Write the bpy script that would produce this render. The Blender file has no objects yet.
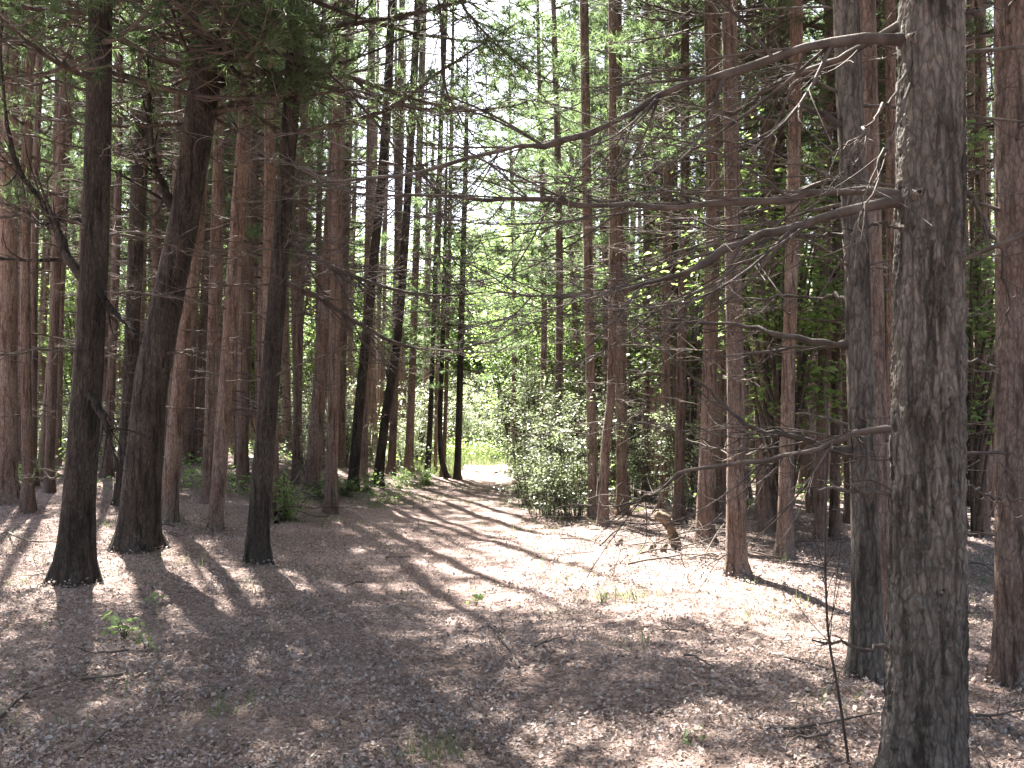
import bpy, math, random
import numpy as np
from mathutils import Matrix, Vector, noise as mnoise

rng = np.random.default_rng(7)
random.seed(7)
C = bpy.context.scene.collection
R = math.radians
F = 1024.0                      # focal length in pixels of the 1024 px wide frame
CAM = np.array([0.0, 0.0, 1.6])
PITCH = math.atan((425 - 384) / F)
SUN_AZ = R(-20)                 # to the left of the viewing direction (+Y)
SUN_EL = R(55)

# ------------------------------------------------------------------ terrain
def sstep(a, b, x):
    t = np.clip((x - a) / (b - a), 0, 1)
    return t * t * (3 - 2 * t)

def path_center(y):
    return np.interp(y, [0, 5, 8, 12, 18, 25, 32, 42, 60], [0.1, 0.0, -0.1, -0.45, -0.6, -0.66, -0.8, -1.0, -1.2])

def path_half(y):
    return np.interp(y, [0, 6, 12, 20, 30], [1.7, 1.7, 1.45, 1.1, 1.0])

def height(x, y):
    x = np.asarray(x, float); y = np.asarray(y, float)
    z = 0.016 * np.clip(y - 8, 0, 40)
    z = z + 0.034 * np.clip(y - 7, 0, 18) * sstep(-1.5, -5.5, x)
    z = z + 0.006 * np.clip(y - 8, 0, 30) * sstep(3, 9, x)
    z = z + 0.05 * np.sin(x * 0.9 + 0.4 * y + 1.3) * np.sin(y * 0.7 - 0.3 * x) + 0.025 * np.sin(2.3 * x + 1.1) * np.sin(1.9 * y + .7)
    z = z + 0.012 * np.sin(5.1 * x + 2.3 * y) * np.sin(4.7 * y - 1.9 * x + 2)
    z = z - 0.07 * np.exp(-((x - path_center(y)) / (path_half(y) * 0.9)) ** 2) * np.clip(y / 4, 0, 1)
    return z

def pix(px, py, depth):
    u = (px - 512) / F; v = (384 - py) / F
    c, s = math.cos(PITCH), math.sin(PITCH)
    d = np.array([u, c - v * s, s + v * c])
    return CAM + d / d[1] * depth

def ground_hit(px, py):
    t = np.linspace(1.5, 90, 6000)
    p0 = pix(px, py, 1.0) - CAM
    P = CAM + t[:, None] * p0
    below = P[:, 2] < height(P[:, 0], P[:, 1])
    i = int(np.argmax(below)) if below.any() else len(t) - 1
    return np.array([P[i, 0], P[i, 1], float(height(P[i, 0], P[i, 1]))])

def to_px(p):
    d = np.asarray(p, float) - CAM
    c, s = math.cos(PITCH), math.sin(PITCH)
    f = d[1] * c + d[2] * s; up = -d[1] * s + d[2] * c
    return 512 + F * d[0] / f, 384 - F * up / f

# ------------------------------------------------------------------ mesh building
class MB:
    def __init__(self):
        self.v = []; self.f = []; self.n = 0
    def add(self, verts, faces, mat=0):
        verts = np.asarray(verts, np.float32).reshape(-1, 3); faces = np.asarray(faces, np.int64)
        self.v.append(verts); self.f.append((faces + self.n, mat)); self.n += len(verts)
    def tube(self, pts, rad, sides=5, mat=0, cap=True):
        pts = np.asarray(pts, float); rad = np.asarray(rad, float); n = len(pts)
        t = np.gradient(pts, axis=0); t /= np.linalg.norm(t, axis=1)[:, None] + 1e-9
        ref = np.array([0, 0, 1.0]) if abs(t[0, 2]) < 0.8 else np.array([1.0, 0, 0])
        a = np.cross(t, ref); a /= np.linalg.norm(a, axis=1)[:, None] + 1e-9
        b = np.cross(t, a)
        th = np.arange(sides) * 2 * math.pi / sides
        ring = a[:, None, :] * np.cos(th)[None, :, None] + b[:, None, :] * np.sin(th)[None, :, None]
        v = (pts[:, None, :] + ring * rad[:, None, None]).reshape(-1, 3)
        i = np.arange(n - 1)[:, None] * sides; j = np.arange(sides)[None, :]; j2 = (j + 1) % sides
        f = np.stack([i + j, i + j2, i + sides + j2, i + sides + j], -1).reshape(-1, 4)
        self.add(v, f, mat)
        if cap:
            base = (n - 1) * sides
            self.add(np.vstack([v[base:base + sides], pts[-1] + t[-1] * rad[-1] * .6]), [[k, (k + 1) % sides, sides] for k in range(sides)], mat)
    def mesh(self, name, mats, smooth=True):
        me = bpy.data.meshes.new(name)
        v = np.concatenate(self.v)
        loops = np.concatenate([f.ravel() for f, _ in self.f])
        tot = np.concatenate([np.full(len(f), f.shape[1]) for f, _ in self.f])
        mi = np.concatenate([np.full(len(f), m) for f, m in self.f])
        start = np.concatenate([[0], np.cumsum(tot)[:-1]])
        me.vertices.add(len(v)); me.vertices.foreach_set('co', v.astype(np.float32).ravel())
        me.loops.add(len(loops)); me.loops.foreach_set('vertex_index', loops.astype(np.int32))
        me.polygons.add(len(tot)); me.polygons.foreach_set('loop_start', start.astype(np.int32))
        me.polygons.foreach_set('loop_total', tot.astype(np.int32))
        me.polygons.foreach_set('material_index', mi.astype(np.int32))
        me.polygons.foreach_set('use_smooth', np.full(len(tot), smooth))
        for m in mats: me.materials.append(m)
        me.update(calc_edges=True)
        return me

def unit(v):
    v = np.asarray(v, float); return v / (np.linalg.norm(v, axis=-1, keepdims=True) + 1e-9)

def rand_units(n):
    return unit(rng.normal(size=(n, 3)))

def needles(mb, P, D, m, length, width, spread, mat):
    """m needles fanning out of each shoot P along D"""
    n = len(P)
    P = np.repeat(P, m, 0); D = np.repeat(D, m, 0)
    P = P - D * rng.uniform(0, .1, (n * m, 1))
    d = unit(D * rng.uniform(.35, 1.1, (n * m, 1)) + rand_units(n * m) * spread)
    L = length * rng.uniform(.7, 1.15, (n * m, 1))
    s = unit(np.cross(d, rand_units(n * m))) * width * .5
    v = np.stack([P - s, P + s, P + d * L], 1).reshape(-1, 3)
    mb.add(v, np.arange(3 * n * m).reshape(-1, 3), mat)

def leaves(mb, P, N, size, mat):
    """pointed leaves, folded along the midrib, roughly facing N"""
    n = len(P)
    N = unit(N + rand_units(n) * .55)
    a = unit(np.cross(N, rand_units(n))); b = np.cross(N, a)
    s = size * rng.uniform(.6, 1.25, (n, 1))
    fold = N * s * rng.uniform(-.12, .2, (n, 1))
    v = np.stack([P - a * s * .5, P + b * s * .33 + fold, P + a * s * .56 - fold * .5, P - b * s * .33 + fold], 1).reshape(-1, 3)
    q = np.arange(4 * n).reshape(-1, 4)
    mb.add(v, np.concatenate([q[:, [0, 1, 2]], q[:, [0, 2, 3]]]), mat)

def curve(p, n):
    """smooth resampling of a polyline (Catmull-Rom)"""
    p = np.asarray(p, float); k = len(p)
    t = np.linspace(0, k - 1, n); i = np.clip(t.astype(int), 0, k - 2); u = (t - i)[:, None]
    g = lambda j: p[np.clip(j, 0, k - 1)]
    a, b, c, d = g(i - 1), g(i), g(i + 1), g(i + 2)
    return .5 * (2 * b + (c - a) * u + (2 * a - 5 * b + 4 * c - d) * u ** 2 + (3 * b - a - 3 * c + d) * u ** 3)

# ------------------------------------------------------------------ materials
def new_mat(name):
    m = bpy.data.materials.new(name); m.use_nodes = True
    nt = m.node_tree; nt.nodes.clear()
    return m, nt, nt.nodes, nt.links

def ramp(nd, stops):
    r = nd.new('ShaderNodeValToRGB'); e = r.color_ramp.elements
    while len(e) < len(stops): e.new(.5)
    for el, (p, c) in zip(e, stops): el.position = p; el.color = (*c, 1)
    return r

def mix_rgb(nd, lk, fac, a, b, blend='MIX'):
    m = nd.new('ShaderNodeMix'); m.data_type = 'RGBA'; m.blend_type = blend
    for s, x in ((m.inputs['Factor'], fac), (m.inputs['A'], a), (m.inputs['B'], b)):
        if hasattr(x, 'links'): lk.new(x, s)
        elif isinstance(x, tuple): s.default_value = (*x, 1)
        else: s.default_value = x
    return m.outputs['Result']

def bark(name, ridge, ridge2, crack, scale=1.0, bump=.6):
    m, nt, nd, lk = new_mat(name)
    out = nd.new('ShaderNodeOutputMaterial'); bs = nd.new('ShaderNodeBsdfPrincipled')
    bs.inputs['Roughness'].default_value = .9; bs.inputs['Specular IOR Level'].default_value = .15
    tc = nd.new('ShaderNodeTexCoord'); mp = nd.new('ShaderNodeMapping'); mp.inputs['Scale'].default_value = (scale, scale, scale * .3)
    lk.new(tc.outputs['Object'], mp.inputs['Vector'])
    wn = nd.new('ShaderNodeTexNoise'); wn.inputs['Scale'].default_value = 14; wn.inputs['Detail'].default_value = 3
    lk.new(mp.outputs[0], wn.inputs['Vector'])
    dv = nd.new('ShaderNodeVectorMath'); dv.operation = 'MULTIPLY_ADD'; dv.inputs[1].default_value = (.06, .06, .06)
    lk.new(wn.outputs['Color'], dv.inputs[0]); lk.new(mp.outputs[0], dv.inputs[2])
    vo = nd.new('ShaderNodeTexVoronoi'); vo.feature = 'DISTANCE_TO_EDGE'; vo.inputs['Scale'].default_value = 38
    lk.new(dv.outputs[0], vo.inputs['Vector'])
    mp2 = nd.new('ShaderNodeMapping'); mp2.inputs['Scale'].default_value = (1, 1, .3); lk.new(dv.outputs[0], mp2.inputs['Vector'])
    fi = nd.new('ShaderNodeTexNoise'); fi.inputs['Scale'].default_value = 22; fi.inputs['Detail'].default_value = 6; fi.inputs['Roughness'].default_value = .65
    lk.new(mp2.outputs[0], fi.inputs['Vector'])
    fl = nd.new('ShaderNodeTexNoise'); fl.inputs['Scale'].default_value = 60; fl.inputs['Detail'].default_value = 5; fl.inputs['Roughness'].default_value = .7
    lk.new(mp.outputs[0], fl.inputs['Vector'])
    big = nd.new('ShaderNodeTexNoise'); big.inputs['Scale'].default_value = 2.6; big.inputs['Detail'].default_value = 3
    lk.new(tc.outputs['Object'], big.inputs['Vector'])
    r1 = ramp(nd, [(.38, ridge), (.66, ridge2)]); lk.new(big.outputs['Fac'], r1.inputs[0])
    r2 = ramp(nd, [(.3, (.45, .45, .45)), (.75, (1.35, 1.3, 1.28))]); lk.new(fl.outputs['Fac'], r2.inputs[0])
    col = mix_rgb(nd, lk, 1.0, r1.outputs[0], r2.outputs[0], 'MULTIPLY')
    r3 = ramp(nd, [(0.0, (.45, .45, .45)), (.13, (1, 1, 1))]); lk.new(vo.outputs['Distance'], r3.inputs[0])
    r5 = ramp(nd, [(.36, (0, 0, 0)), (.5, (1, 1, 1))]); lk.new(fi.outputs['Fac'], r5.inputs[0])
    col = mix_rgb(nd, lk, mix_rgb(nd, lk, 1.0, r3.outputs[0], r5.outputs[0], 'MULTIPLY'), crack, col)
    oi = nd.new('ShaderNodeObjectInfo'); hs = nd.new('ShaderNodeHueSaturation')
    mr = nd.new('ShaderNodeMapRange'); mr.inputs['To Min'].default_value = .75; mr.inputs['To Max'].default_value = 1.3
    lk.new(oi.outputs['Random'], mr.inputs['Value']); lk.new(mr.outputs[0], hs.inputs['Value']); lk.new(col, hs.inputs['Color'])
    lk.new(hs.outputs[0], bs.inputs['Base Color'])
    ad = nd.new('ShaderNodeMath'); ad.operation = 'MULTIPLY_ADD'; ad.inputs[1].default_value = .5
    lk.new(fl.outputs['Fac'], ad.inputs[0])
    r4 = ramp(nd, [(0.0, (0, 0, 0)), (.2, (1, 1, 1))]); lk.new(vo.outputs['Distance'], r4.inputs[0])
    a2 = nd.new('ShaderNodeMath'); a2.operation = 'MULTIPLY_ADD'; a2.inputs[1].default_value = .4; lk.new(r4.outputs[0], a2.inputs[0]); lk.new(r5.outputs[0], a2.inputs[2])
    lk.new(a2.outputs[0], ad.inputs[2])
    bp = nd.new('ShaderNodeBump'); bp.inputs['Strength'].default_value = bump; bp.inputs['Distance'].default_value = .02
    lk.new(ad.outputs[0], bp.inputs['Height']); lk.new(bp.outputs[0], bs.inputs['Normal'])
    lk.new(bs.outputs[0], out.inputs[0])
    return m

def wood(name, c1, c2):
    m, nt, nd, lk = new_mat(name)
    out = nd.new('ShaderNodeOutputMaterial'); bs = nd.new('ShaderNodeBsdfPrincipled')
    bs.inputs['Roughness'].default_value = .85; bs.inputs['Specular IOR Level'].default_value = .2
    tc = nd.new('ShaderNodeTexCoord'); n = nd.new('ShaderNodeTexNoise'); n.inputs['Scale'].default_value = 9; n.inputs['Detail'].default_value = 6
    lk.new(tc.outputs['Object'], n.inputs['Vector'])
    r = ramp(nd, [(.35, c1), (.65, c2)]); lk.new(n.outputs['Fac'], r.inputs[0]); lk.new(r.outputs[0], bs.inputs['Base Color'])
    n2 = nd.new('ShaderNodeTexNoise'); n2.inputs['Scale'].default_value = 90; n2.inputs['Detail'].default_value = 3
    lk.new(tc.outputs['Object'], n2.inputs['Vector'])
    bp = nd.new('ShaderNodeBump'); bp.inputs['Strength'].default_value = .6; bp.inputs['Distance'].default_value = .004
    lk.new(n2.outputs['Fac'], bp.inputs['Height']); lk.new(bp.outputs[0], bs.inputs['Normal'])
    lk.new(bs.outputs[0], out.inputs[0])
    return m

def leaf_mat(name, c1, c2, trans, tcol, scale=6.0, rough=.5, spec=.4):
    m, nt, nd, lk = new_mat(name)
    out = nd.new('ShaderNodeOutputMaterial'); bs = nd.new('ShaderNodeBsdfPrincipled')
    bs.inputs['Roughness'].default_value = rough; bs.inputs['Specular IOR Level'].default_value = spec
    tc = nd.new('ShaderNodeTexCoord'); n = nd.new('ShaderNodeTexNoise'); n.inputs['Scale'].default_value = scale; n.inputs['Detail'].default_value = 4; n.inputs['Roughness'].default_value = .7
    lk.new(tc.outputs['Object'], n.inputs['Vector'])
    r = ramp(nd, [(.35, c1), (.65, c2)]); lk.new(n.outputs['Fac'], r.inputs[0])
    oi = nd.new('ShaderNodeObjectInfo'); hs = nd.new('ShaderNodeHueSaturation')
    mr = nd.new('ShaderNodeMapRange'); mr.inputs['To Min'].default_value = .75; mr.inputs['To Max'].default_value = 1.25
    lk.new(oi.outputs['Random'], mr.inputs['Value']); lk.new(mr.outputs[0], hs.inputs['Value']); lk.new(r.outputs[0], hs.inputs['Color'])
    lk.new(hs.outputs[0], bs.inputs['Base Color'])
    tr = nd.new('ShaderNodeBsdfTranslucent')
    tcn = mix_rgb(nd, lk, 1.0, hs.outputs[0], tcol, 'MULTIPLY'); lk.new(tcn, tr.inputs['Color'])
    mx = nd.new('ShaderNodeMixShader'); mx.inputs[0].default_value = trans
    lk.new(bs.outputs[0], mx.inputs[1]); lk.new(tr.outputs[0], mx.inputs[2]); lk.new(mx.outputs[0], out.inputs[0])
    return m

def ground_mat(name, c_dark, c_mid, c_light):
    m, nt, nd, lk = new_mat(name)
    out = nd.new('ShaderNodeOutputMaterial'); bs = nd.new('ShaderNodeBsdfPrincipled')
    bs.inputs['Roughness'].default_value = .95; bs.inputs['Specular IOR Level'].default_value = .1
    tc = nd.new('ShaderNodeTexCoord')
    n1 = nd.new('ShaderNodeTexNoise'); n1.inputs['Scale'].default_value = 42; n1.inputs['Detail'].default_value = 6; n1.inputs['Roughness'].default_value = .72
    n2 = nd.new('ShaderNodeTexVoronoi'); n2.inputs['Scale'].default_value = 48; n2.inputs['Randomness'].default_value = 1
    n3 = nd.new('ShaderNodeTexNoise'); n3.inputs['Scale'].default_value = .8; n3.inputs['Detail'].default_value = 5
    for n in (n1, n2, n3): lk.new(tc.outputs['Object'], n.inputs['Vector'])
    r1 = ramp(nd, [(.3, c_dark), (.5, c_mid), (.72, c_light)]); lk.new(n1.outputs['Fac'], r1.inputs[0])
    bw = nd.new('ShaderNodeRGBToBW'); lk.new(n2.outputs['Color'], bw.inputs[0])
    r2 = ramp(nd, [(.2, (.6, .58, .56)), (.8, (1.3, 1.26, 1.24))]); lk.new(bw.outputs[0], r2.inputs[0])
    c = mix_rgb(nd, lk, 1.0, r1.outputs[0], r2.outputs[0], 'MULTIPLY')
    r3 = ramp(nd, [(.35, (.75, .72, .7)), (.65, (1.12, 1.1, 1.1))]); lk.new(n3.outputs['Fac'], r3.inputs[0])
    c = mix_rgb(nd, lk, 1.0, c, r3.outputs[0], 'MULTIPLY')
    lk.new(c, bs.inputs['Base Color'])
    ad = nd.new('ShaderNodeMath'); ad.operation = 'ADD'
    lk.new(n1.outputs['Fac'], ad.inputs[0]); lk.new(n2.outputs['Distance'], ad.inputs[1])
    bp = nd.new('ShaderNodeBump'); bp.inputs['Strength'].default_value = .8; bp.inputs['Distance'].default_value = .03
    lk.new(ad.outputs[0], bp.inputs['Height']); lk.new(bp.outputs[0], bs.inputs['Normal'])
    lk.new(bs.outputs[0], out.inputs[0])
    return m

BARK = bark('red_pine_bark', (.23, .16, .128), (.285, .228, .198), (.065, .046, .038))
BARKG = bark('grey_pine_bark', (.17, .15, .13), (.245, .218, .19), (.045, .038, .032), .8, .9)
BARKD = bark('dark_backlit_bark', (.058, .049, .042), (.1, .085, .073), (.02, .017, .015), .9, .8)  # dark bark of the two big trees; on slimmer pines, backlit shade in the colour
DEAD = wood('dead_branch_wood', (.05, .04, .034), (.13, .105, .09))
DEADD = wood('dark_branch_wood', (.045, .036, .03), (.1, .08, .068))
BROKEN = wood('broken_stump_wood', (.06, .043, .03), (.15, .105, .066))
NEEDLE = leaf_mat('pine_needles', (.07, .1, .055), (.13, .17, .1), .58, (1.45, 1.6, 1.1), 1.2, .45, .35)
LEAF = leaf_mat('broad_leaves', (.105, .155, .06), (.18, .245, .1), .62, (1.55, 1.65, 1.15), 3, .4, .5)
LEAFP = leaf_mat('pale_shrub_leaves', (.17, .21, .13), (.29, .335, .21), .42, (1.25, 1.3, 1.0), 3, .35, .6)
GRASSM = leaf_mat('grass_blades', (.07, .1, .045), (.16, .19, .1), .4, (1.35, 1.4, 1.0), 3)
SOIL = ground_mat('needle_litter', (.08, .065, .058), (.23, .18, .165), (.42, .35, .33))
TRODDEN = ground_mat('trodden_litter', (.1, .08, .072), (.25, .195, .18), (.43, .36, .338))

# ------------------------------------------------------------------ object helpers
def link(name, me, parent=None, mat=None):
    o = bpy.data.objects.new(name, me); C.objects.link(o)
    if parent: o.parent = parent
    if mat is not None: o.matrix_local = mat
    return o

def tag(o, label, cat, group=None, kind=None):
    o['label'] = label; o['category'] = cat
    if group: o['group'] = group
    if kind: o['kind'] = kind
    return o

def thing(name, loc, label, cat, group=None):
    o = bpy.data.objects.new(name, None); o.empty_display_size = .2; C.objects.link(o); o.location = loc
    return tag(o, label, cat, group)

# ------------------------------------------------------------------ the ground
def axis(a, b, fine0, fine1, step, grow):
    xs = list(np.arange(fine0, fine1, step)); s = step; x = xs[-1]
    while x < b: s *= grow; x += s; xs.append(x)
    s = step; x = xs[0]; lo = []
    while x > a: s *= grow; x -= s; lo.append(x)
    return np.array(lo[::-1] + xs)
gx = axis(-320, 320, -7, 7, .11, 1.09); gy = axis(-60, 420, 1.5, 20, .11, 1.07)
X, Y = np.meshgrid(gx, gy); Z = height(X, Y)
for k, (fr, am) in enumerate(((7.0, .010), (13.0, .006))):
    Z = Z + am * np.sin(fr * X + 3 * np.sin(fr * .6 * Y + k)) * np.sin(fr * Y + 2.5 * np.sin(fr * .5 * X))
V = np.stack([X, Y, Z], -1).reshape(-1, 3)
ny, nx = X.shape
ii, jj = np.meshgrid(np.arange(ny - 1), np.arange(nx - 1), indexing='ij')
q = np.stack([ii * nx + jj, ii * nx + jj + 1, (ii + 1) * nx + jj + 1, (ii + 1) * nx + jj], -1).reshape(-1, 4)
cx, cy = V[q].mean(1)[:, 0], V[q].mean(1)[:, 1]
wob = .22 * np.sin(cy * 1.3) + .15 * np.sin(cy * 3.1 + 1) + .12 * np.sin(cy * 7.7 + cx * 3)
on = (cy < 34 + cx) & (np.abs(cx - path_center(cy)) < path_half(cy) + wob) & (cy < 60)
for nm, sel, mt in (('ground', ~on, SOIL), ('path', on, TRODDEN)):
    used, inv = np.unique(q[sel], return_inverse=True)
    mb = MB(); mb.add(V[used], inv.reshape(-1, 4)); o = link(nm, mb.mesh(nm, [mt])); o['kind'] = 'structure'

def scatter_ground(n, y0, y1, power=1.0):
    """random ground points inside a wedge a little wider than the view"""
    y = y0 * (y1 / y0) ** rng.uniform(0, 1, n) if power == 1 else rng.uniform(y0, y1, n)
    x = rng.uniform(-1, 1, n) * (y * .62 + .6)
    return np.stack([x, y, height(x, y)], 1)

# fallen leaves: one litter layer nobody could count
def litter():
    mb = MB()
    cols = 5
    P = scatter_ground(260000, 2.3, 15)
    th = np.array([mnoise.noise(Vector((p[0] * 1.3, p[1] * 1.3, 0))) + .5 * mnoise.noise(Vector((p[0] * 4, p[1] * 4, 5))) for p in P])
    P = P[rng.uniform(size=len(P)) < np.clip(.62 + 1.1 * th, .12, 1)]
    for bb, rr in FEET:
        m = int(260 * rr / .15); a = rng.uniform(0, 6.28, m); u = rng.exponential(1.6, m) * rr; r_ = rr * 1.05 + u
        q = np.stack([bb[0] + np.cos(a) * r_, bb[1] + np.sin(a) * r_], 1)
        P = np.concatenate([P, np.column_stack([q, height(q[:, 0], q[:, 1]) + .07 * np.exp(-u / rr * 1.3) * rng.uniform(.1, 1, m)])])
    k = rng.integers(0, cols, len(P))
    for c in range(cols):
        p = P[k == c] + [0, 0, .012]
        N = unit(np.array([0, 0, 1.0]) + rng.normal(size=(len(p), 3)) * .5)
        sz = np.full((len(p), 1), [.026, .023, .03, .02, .025][c]) * np.clip(np.exp(rng.normal(size=(len(p), 1)) * .35), .5, 1.45)
        leaves(mb, p + np.abs(rng.normal(size=(len(p), 1))) * [0, 0, .012], N, sz, c)
    # needles lying flat
    P = scatter_ground(90000, 2.3, 10) + [0, 0, .014]
    a = rng.uniform(0, 2 * math.pi, len(P)); d = np.stack([np.cos(a), np.sin(a), rng.uniform(-.1, .15, len(P))], 1)
    s = np.stack([-np.sin(a), np.cos(a), np.zeros(len(P))], 1) * .0028
    L = rng.uniform(.06, .16, (len(P), 1))
    mb.add(np.stack([P - s, P + s, P + d * L], 1).reshape(-1, 3), np.arange(3 * len(P)).reshape(-1, 3), 3)
    mats = [leaf_mat('dry_leaf_%s' % nm, c1, c2, .15, (1, 1, 1), 25, .7, .25) for nm, c1, c2 in (
        ('brown', (.14, .11, .095), (.23, .18, .16)), ('grey', (.27, .23, .21), (.36, .31, .29)), ('tan', (.28, .21, .18), (.4, .31, .27)),
        ('rust', (.18, .125, .1), (.26, .19, .16)), ('pale', (.33, .29, .27), (.42, .37, .35)))]
    o = link('leaf_litter', mb.mesh('leaf_litter', mats, False))
    tag(o, 'dry fallen leaves and needles carpeting the forest floor', 'leaf litter', kind='stuff')

# ------------------------------------------------------------------ branch prototypes
def twig_tree(mb, pts, r0, r1, depth, L, sides=5, mat=0, hook=.0, tufts=None, dens=1.0):
    n = len(pts)
    mb.tube(pts, np.linspace(r0, r1, n), sides, mat)
    if depth == 0:
        if tufts is not None: tufts.append((pts[-1], unit(pts[-1] - pts[-2]))); 
        return
    k = max(2, int((5 if depth == 2 else 3) * dens * (1 + L)))
    side = random.choice((-1, 1))
    for t in np.sort(rng.uniform(.2, .97, k)):
        i = min(int(t * (n - 1)), n - 2)
        p = pts[i] + (pts[i + 1] - pts[i]) * (t * (n - 1) - i)
        d = unit(pts[i + 1] - pts[i]); side = -side
        lat = unit(np.cross(d, [0, 0, 1])) * side
        dd = unit(d * rng.uniform(.45, 1.0) + lat * rng.uniform(.5, 1.1) + np.array([0, 0, rng.uniform(-.35, .45)]))
        l = L * rng.uniform(.22, .5) * (1.15 - t * .7)
        bend = np.array([0, 0, rng.uniform(-.35, .55)]) + rng.normal(size=3) * .12
        q = p + dd * l * .5 + bend * l * .08; e = p + dd * l + bend * l * .75 + rng.normal(size=3) * .1 * l
        sp = curve([p, q + rng.normal(size=3) * .05 * l, e], 6)
        rr = max(r0 + (r1 - r0) * t, .0022) * .55
        twig_tree(mb, sp, max(rr, .0022), .0014, depth - 1, l, 4 if depth == 2 else 3, mat, tufts=tufts, dens=dens)

def dead_branch(L, r0, dens=1.0):
    mb = MB()
    up = rng.uniform(-.05, .25); dr = rng.uniform(.15, .45)
    x = np.linspace(0, 1, 10)
    y = .12 * np.sin(x * rng.uniform(2, 5) + rng.uniform(0, 6)); y = (y - y[0]) * x
    z = up * x - dr * x ** 2 + .42 * dr * x ** 4
    pts = np.stack([x, y, z], 1) * L + rng.normal(size=(10, 3)) * .008 * L * (x > 0)[:, None]
    twig_tree(mb, pts, r0, .003, 2, L, 6, dens=dens)
    return mb.mesh('dead_branch', [DEAD])
BR_S = [dead_branch(L, .011, .6) for L in (.35, .5, .6, .75)]
BR_M = [dead_branch(L, .012, .8) for L in (1.1, 1.3, 1.5, 1.7, 1.4)]
BR_L = [dead_branch(L, .014, .9) for L in (2.0, 2.3, 2.6, 2.2)]

# ------------------------------------------------------------------ crowns
def pine_crown(H, rad, nl, dens, nm, nlen, nwid, sparse_low=.5, clump=.26):
    """live crown, base at z = 0; limbs carrying tufts of needles"""
    mb = MB(); T = []
    for k in range(nl):
        t = (k + rng.uniform(0, 1)) / nl
        z0 = t * H * .97; az = k * 2.4 + rng.uniform(-.5, .5)
        prof = (.55 + .45 * math.sin(min(t * 3, 1) * math.pi / 2)) * (1 - t) ** .75 + .08
        L = rad * prof * rng.uniform(.6, 1.2)
        slope = -.15 + .75 * t + rng.uniform(-.15, .15)
        x = np.linspace(0, 1, 7)
        h = np.array([math.cos(az), math.sin(az), 0]); s = np.array([-h[1], h[0], 0])
        pts = np.outer(x, h) * L + np.outer(np.sin(x * 3 + k) * x * .07, s) * L + np.outer(slope * x + (.22 - .1 * t) * x ** 3, [0, 0, 1]) * L
        pts[:, 2] += z0
        tf = []
        twig_tree(mb, pts, .012 + .008 * L, .004, 2 if L > .7 else 1, L, 4, 0, tufts=tf, dens=dens)
        tf += [(pts[-1], unit(pts[-1] - pts[-2])), (pts[-2], unit(pts[-1] - pts[-2]))]
        keep = sparse_low + (1 - sparse_low) * min(1, t * 2.5)
        if rng.uniform() < keep: T += [u for u in tf if rng.uniform() < .85]
    so = Vector(rng.uniform(0, 99, 3))
    T = [u for u in T if mnoise.noise(Vector(u[0]) * .95 + so) < clump]
    P = np.array([a for a, _ in T]); D = np.array([b for _, b in T])
    needles(mb, P, D, nm, nlen, nwid, .75, 1)
    return mb.mesh('pine_crown', [DEADD, NEEDLE], False)
CROWN_N = [pine_crown(10.5, 2.6, 64, 1.0, 20, .15, .011, .6) for _ in range(4)]
CROWN_F = [pine_crown(10.5, 2.3, 56, .85, 18, .19, .013, .5) for _ in range(4)]
CROWN_T = [pine_crown(6, 1.3, 20, .7, 8, .15, .011, .3) for _ in range(2)]
CROWN_W = [pine_crown(9, 4.4, 84, .9, 26, .16, .012, .9, .02) for _ in range(2)]
CROWN_LOW = [pine_crown(11, 2.0, 70, .75, 18, .2, .016, .8) for _ in range(2)]

def leafy(H, rad, n_stem, n_leaf, size, mat, low=0.1, woodmat=None, spread=.11):
    """shrub or broadleaf crown: stems/limbs and leaf sprays; returns (wood mesh, leaf mesh)"""
    wb, lb = MB(), MB(); P = []; N = []
    for k in range(n_stem):
        az = rng.uniform(0, 6.28); h = H * (rng.uniform(.3, 1.15) if H < 3 else rng.uniform(.55, 1.0)); r = rad * rng.uniform(.35, 1.0)
        top = np.array([math.cos(az) * r, math.sin(az) * r, h])
        rb = rng.uniform(0, .32) * rad if low < .2 else .06
        b = np.array([math.cos(az) * rb, math.sin(az) * rb, -.05 if low < .2 else H * low * rng.uniform(0, 1.4)])
        pts = curve([b, b + (top - b) * .5 + np.array([0, 0, .12 * h]), top], 9)
        wb.tube(pts, np.linspace((.006 if H < 3 else .012) * H ** .5, .003, 9), 5)
        for j in range(7):
            t = rng.uniform(.1 if H < 3 else .3, 1); p = pts[int(t * 8)]
            d = unit(rng.normal(size=3) * [1, 1, .45] + [0, 0, .2]); l = rad * rng.uniform(.2, .55)
            q = curve([p, p + d * l * .55 + [0, 0, .05], p + d * l - [0, 0, .05 * l]], 5)
            wb.tube(q, np.linspace(.005, .002, 5), 3)
            m = max(3, n_leaf // (n_stem * 7))
            tt = rng.uniform(.1, 1.1, m)
            P.append(p + np.outer(tt, d) * l + rng.normal(size=(m, 3)) * [spread * rad, spread * rad, spread * .5 * rad])
            N.append(np.tile(np.array([0, 0, 1.0]) + d * .3, (m, 1)))
    leaves(lb, np.concatenate(P), np.concatenate(N), size, 0)
    return wb.mesh('shrub_stems', [woodmat or DEADD]), lb.mesh('leaf_sprays', [mat], False)
BUSH = [leafy(2.3, 1.0, 24, 3000, .065, LEAFP, .12, spread=.06) for _ in range(4)]
BUSH_LOW = [leafy(.8, .6, 12, 1300, .06, LEAF, .05) for _ in range(3)]
SAPL = [leafy(5.5, 1.5, 26, 4200, .11, LEAF, .28) for _ in range(3)]
BROAD = [leafy(9.0, 2.8, 44, 5600, .18, LEAF, .04) for _ in range(3)]

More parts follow.
